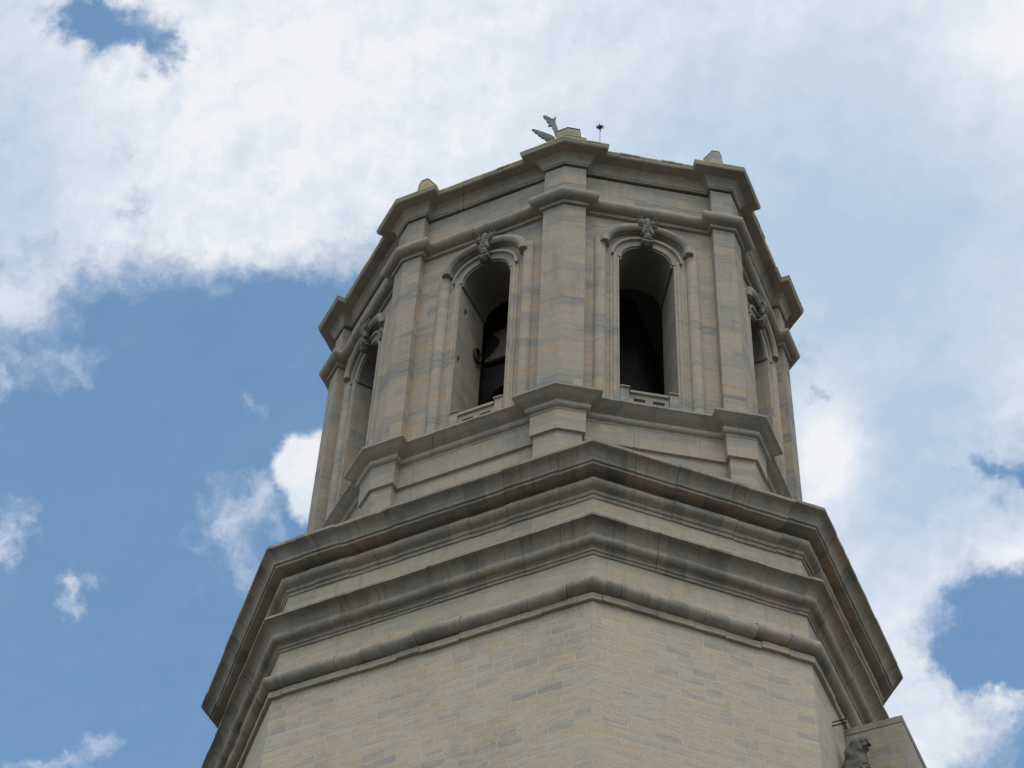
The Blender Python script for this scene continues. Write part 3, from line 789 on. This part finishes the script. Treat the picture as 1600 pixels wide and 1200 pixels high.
W2 = [(830.8, 202.8), (834, 201.8), (842, 201.8), (850, 203.2), (857, 205.6), (862, 208.5), (867, 213), (868, 222), (860.5, 220.5), (857, 218.5), (856.3, 216), (852, 214.6), (850.5, 212.3), (846.5, 212), (845, 209.6), (841.8, 209.4), (839.5, 206.4), (836, 206.2), (834.5, 204.2)]
w1 = wing([px(x, y, 28.02) for x, y in W1], 28.02, 'wing', -.06)
w2 = wing([px(x, y, 28.22) for x, y in W2], 28.22, 'wing', .08)
reparent(angel, [body, w1, w2])

# ------------------------------------------------------------------ star finial on a thin rod
SX0, SY0 = 1.765, 28.2
star = thing('star_finial', 'small spiky metal star on a thin rod above the cornice', 'finial', (SX0, SY0, EYE + 41.7))
ra = Acc()
zc = EYE + 44.08
for i in range(6):
    a0, a1 = i * math.pi / 3, (i + 1) * math.pi / 3; rr = .010
    A = Vector((SX0 + rr * math.cos(a0), SY0 + rr * math.sin(a0), EYE + 41.7)); B = Vector((SX0 + rr * math.cos(a1), SY0 + rr * math.sin(a1), EYE + 41.7)); D = Vector((0, 0, 2.38))
    ra.face([A, B, B + D, A + D])
rod = ra.obj('rod', simple('rod_metal', (.25, .27, .30), (.35, .37, .40), 10, .6, .3))
sa = Acc(); C = Vector((SX0, SY0, zc))
dirs = []
for i in range(8):
    t = i * math.pi / 4 + .2; dirs.append(Vector((math.cos(t), -.15, math.sin(t))).normalized())
for i in range(6):
    t = i * math.pi / 3; dirs.append(Vector((math.cos(t) * .5, math.sin(t), .3 * (-1) ** i)).normalized())
for dv in dirs:
    q = dv.orthogonal().normalized(); q2 = dv.cross(q)
    base = [C + (q * math.cos(a) + q2 * math.sin(a)) * .036 for a in (0, math.pi / 2, math.pi, 3 * math.pi / 2)]
    tip = C + dv * .12
    for i in range(4): sa.face([base[i], base[(i + 1) % 4], tip])
bm = bmesh.new(); bmesh.ops.create_icosphere(bm, subdivisions=2, radius=.05, matrix=Matrix.Translation(C))
for fc in bm.faces: sa.face([v.co.copy() for v in fc.verts])
bm.free()
so = sa.obj('star', M_iron)
reparent(star, [rod, so])

# ------------------------------------------------------------------ the bell and its wooden yoke in the left opening
f, L, ang = face_frame(1)
CS, DEP = 1.985, -1.95
bell = thing('bell', 'dark bronze bell under a reddish wooden headstock inside the left opening', 'bell', f(CS, DEP, 33.3))
# headstock: waisted silhouette
half = [(.86, 37.60), (.85, 37.70), (.74, 37.78), (.62, 37.90), (.53, 38.05), (.50, 38.20), (.52, 38.32), (.60, 38.44), (.68, 38.50), (.68, 38.62)]
outl = [(CS - x, z) for x, z in half] + [(CS + x, z) for x, z in half[::-1]]
acc = Acc()
for d in (DEP + .22, DEP - .22): acc.face([f(s, d, z) for s, z in (outl if d > DEP else outl[::-1])], [(z, s) for s, z in (outl if d > DEP else outl[::-1])])
for i in range(len(outl)):
    a, b = outl[i], outl[(i + 1) % len(outl)]
    acc.face([f(a[0], DEP + .22, a[1]), f(a[0], DEP - .22, a[1]), f(b[0], DEP - .22, b[1]), f(b[0], DEP + .22, b[1])])
hs = acc.obj('headstock', M_wood)
bm = bmesh.new(); bm.from_mesh(hs.data); bmesh.ops.triangulate(bm, faces=bm.faces); bm.to_mesh(hs.data); bm.free()
# straps
acc = Acc()
def bx2(s0, s1_, d0, d1, h0, h1):
    v = [f(s, d, h) for s in (s0, s1_) for d in (d0, d1) for h in (h0, h1)]
    for q in [(0, 1, 3, 2), (4, 6, 7, 5), (0, 4, 5, 1), (2, 3, 7, 6), (0, 2, 6, 4), (1, 5, 7, 3)]: acc.face([v[i] for i in q])
for s in (-.02, .22): bx2(CS + s - .03, CS + s + .03, DEP - .235, DEP + .235, 37.5, 38.62)
bx2(CS - .90, CS + .90, DEP - .10, DEP + .235, 37.50, 37.595)
stp = acc.obj('iron_straps', M_iron)
# bell body of revolution
prof = [(.0, 37.45), (.20, 37.43), (.30, 37.35), (.36, 37.15), (.40, 36.8), (.46, 36.45), (.56, 36.2), (.68, 36.03), (.70, 35.98), (.66, 35.98), (.52, 36.2), (.36, 36.6), (.30, 37.2), (0, 37.3)]
acc = Acc(); n = 32
for i in range(n):
    a0, a1 = 2 * math.pi * i / n, 2 * math.pi * (i + 1) / n
    for j in range(len(prof) - 1):
        (ra_, za), (rb, zb) = prof[j], prof[j + 1]
        acc.face([f(CS + ra_ * math.cos(a0), DEP + ra_ * math.sin(a0), za), f(CS + ra_ * math.cos(a1), DEP + ra_ * math.sin(a1), za),
                  f(CS + rb * math.cos(a1), DEP + rb * math.sin(a1), zb), f(CS + rb * math.cos(a0), DEP + rb * math.sin(a0), zb)])
bb = acc.obj('bell_body', M_bronze, weld=True, smooth=True)
# timber frame that carries it
acc = Acc()
for s in (CS - 1.0, CS + 1.0):
    bx2(s - .09, s + .09, DEP - .30, DEP - .12, 33.1, 37.48); bx2(s - .09, s + .09, DEP + .12, DEP + .30, 33.1, 37.48)
    bx2(s - .11, s + .11, DEP - .8, DEP + .8, 37.30, 37.49)
fr = acc.obj('bell_frame', simple('frame_timber', (.05, .04, .03), (.10, .08, .06), 5, .8))
reparent(bell, [hs, stp, bb, fr])

# iron loop on the left reveal
c = 1.985; s = c - HW
ring = []
a_ = Acc(); R0, r0 = .17, .04; n, mm = 20, 6
cc = (s + .05, -.86, 36.72)
for i in range(n):
    for j in range(mm):
        q = []
        for (ii, jj) in ((i, j), (i + 1, j), (i + 1, j + 1), (i, j + 1)):
            A = 2 * math.pi * ii / n; B = 2 * math.pi * jj / mm
            rad = R0 + r0 * math.cos(B)
            q.append(f(cc[0] + r0 * math.sin(B), cc[1] + rad * math.cos(A) * .8, cc[2] + rad * math.sin(A) * 1.1))
        a_.face(q)
lp = a_.obj('iron_ring', M_iron, weld=True, smooth=True)
lp['label'] = 'dark iron ring fixed to the stone reveal of the left belfry opening'; lp['category'] = 'iron ring'

# ------------------------------------------------------------------ ground
gr = Acc(); S_ = 1500
gr.face([(-S_, -S_, 0), (S_, -S_, 0), (S_, S_, 0), (-S_, S_, 0)], [(0, 0), (1, 0), (1, 1), (0, 1)])
g_o = gr.obj('ground', M_ground); g_o['kind'] = 'structure'
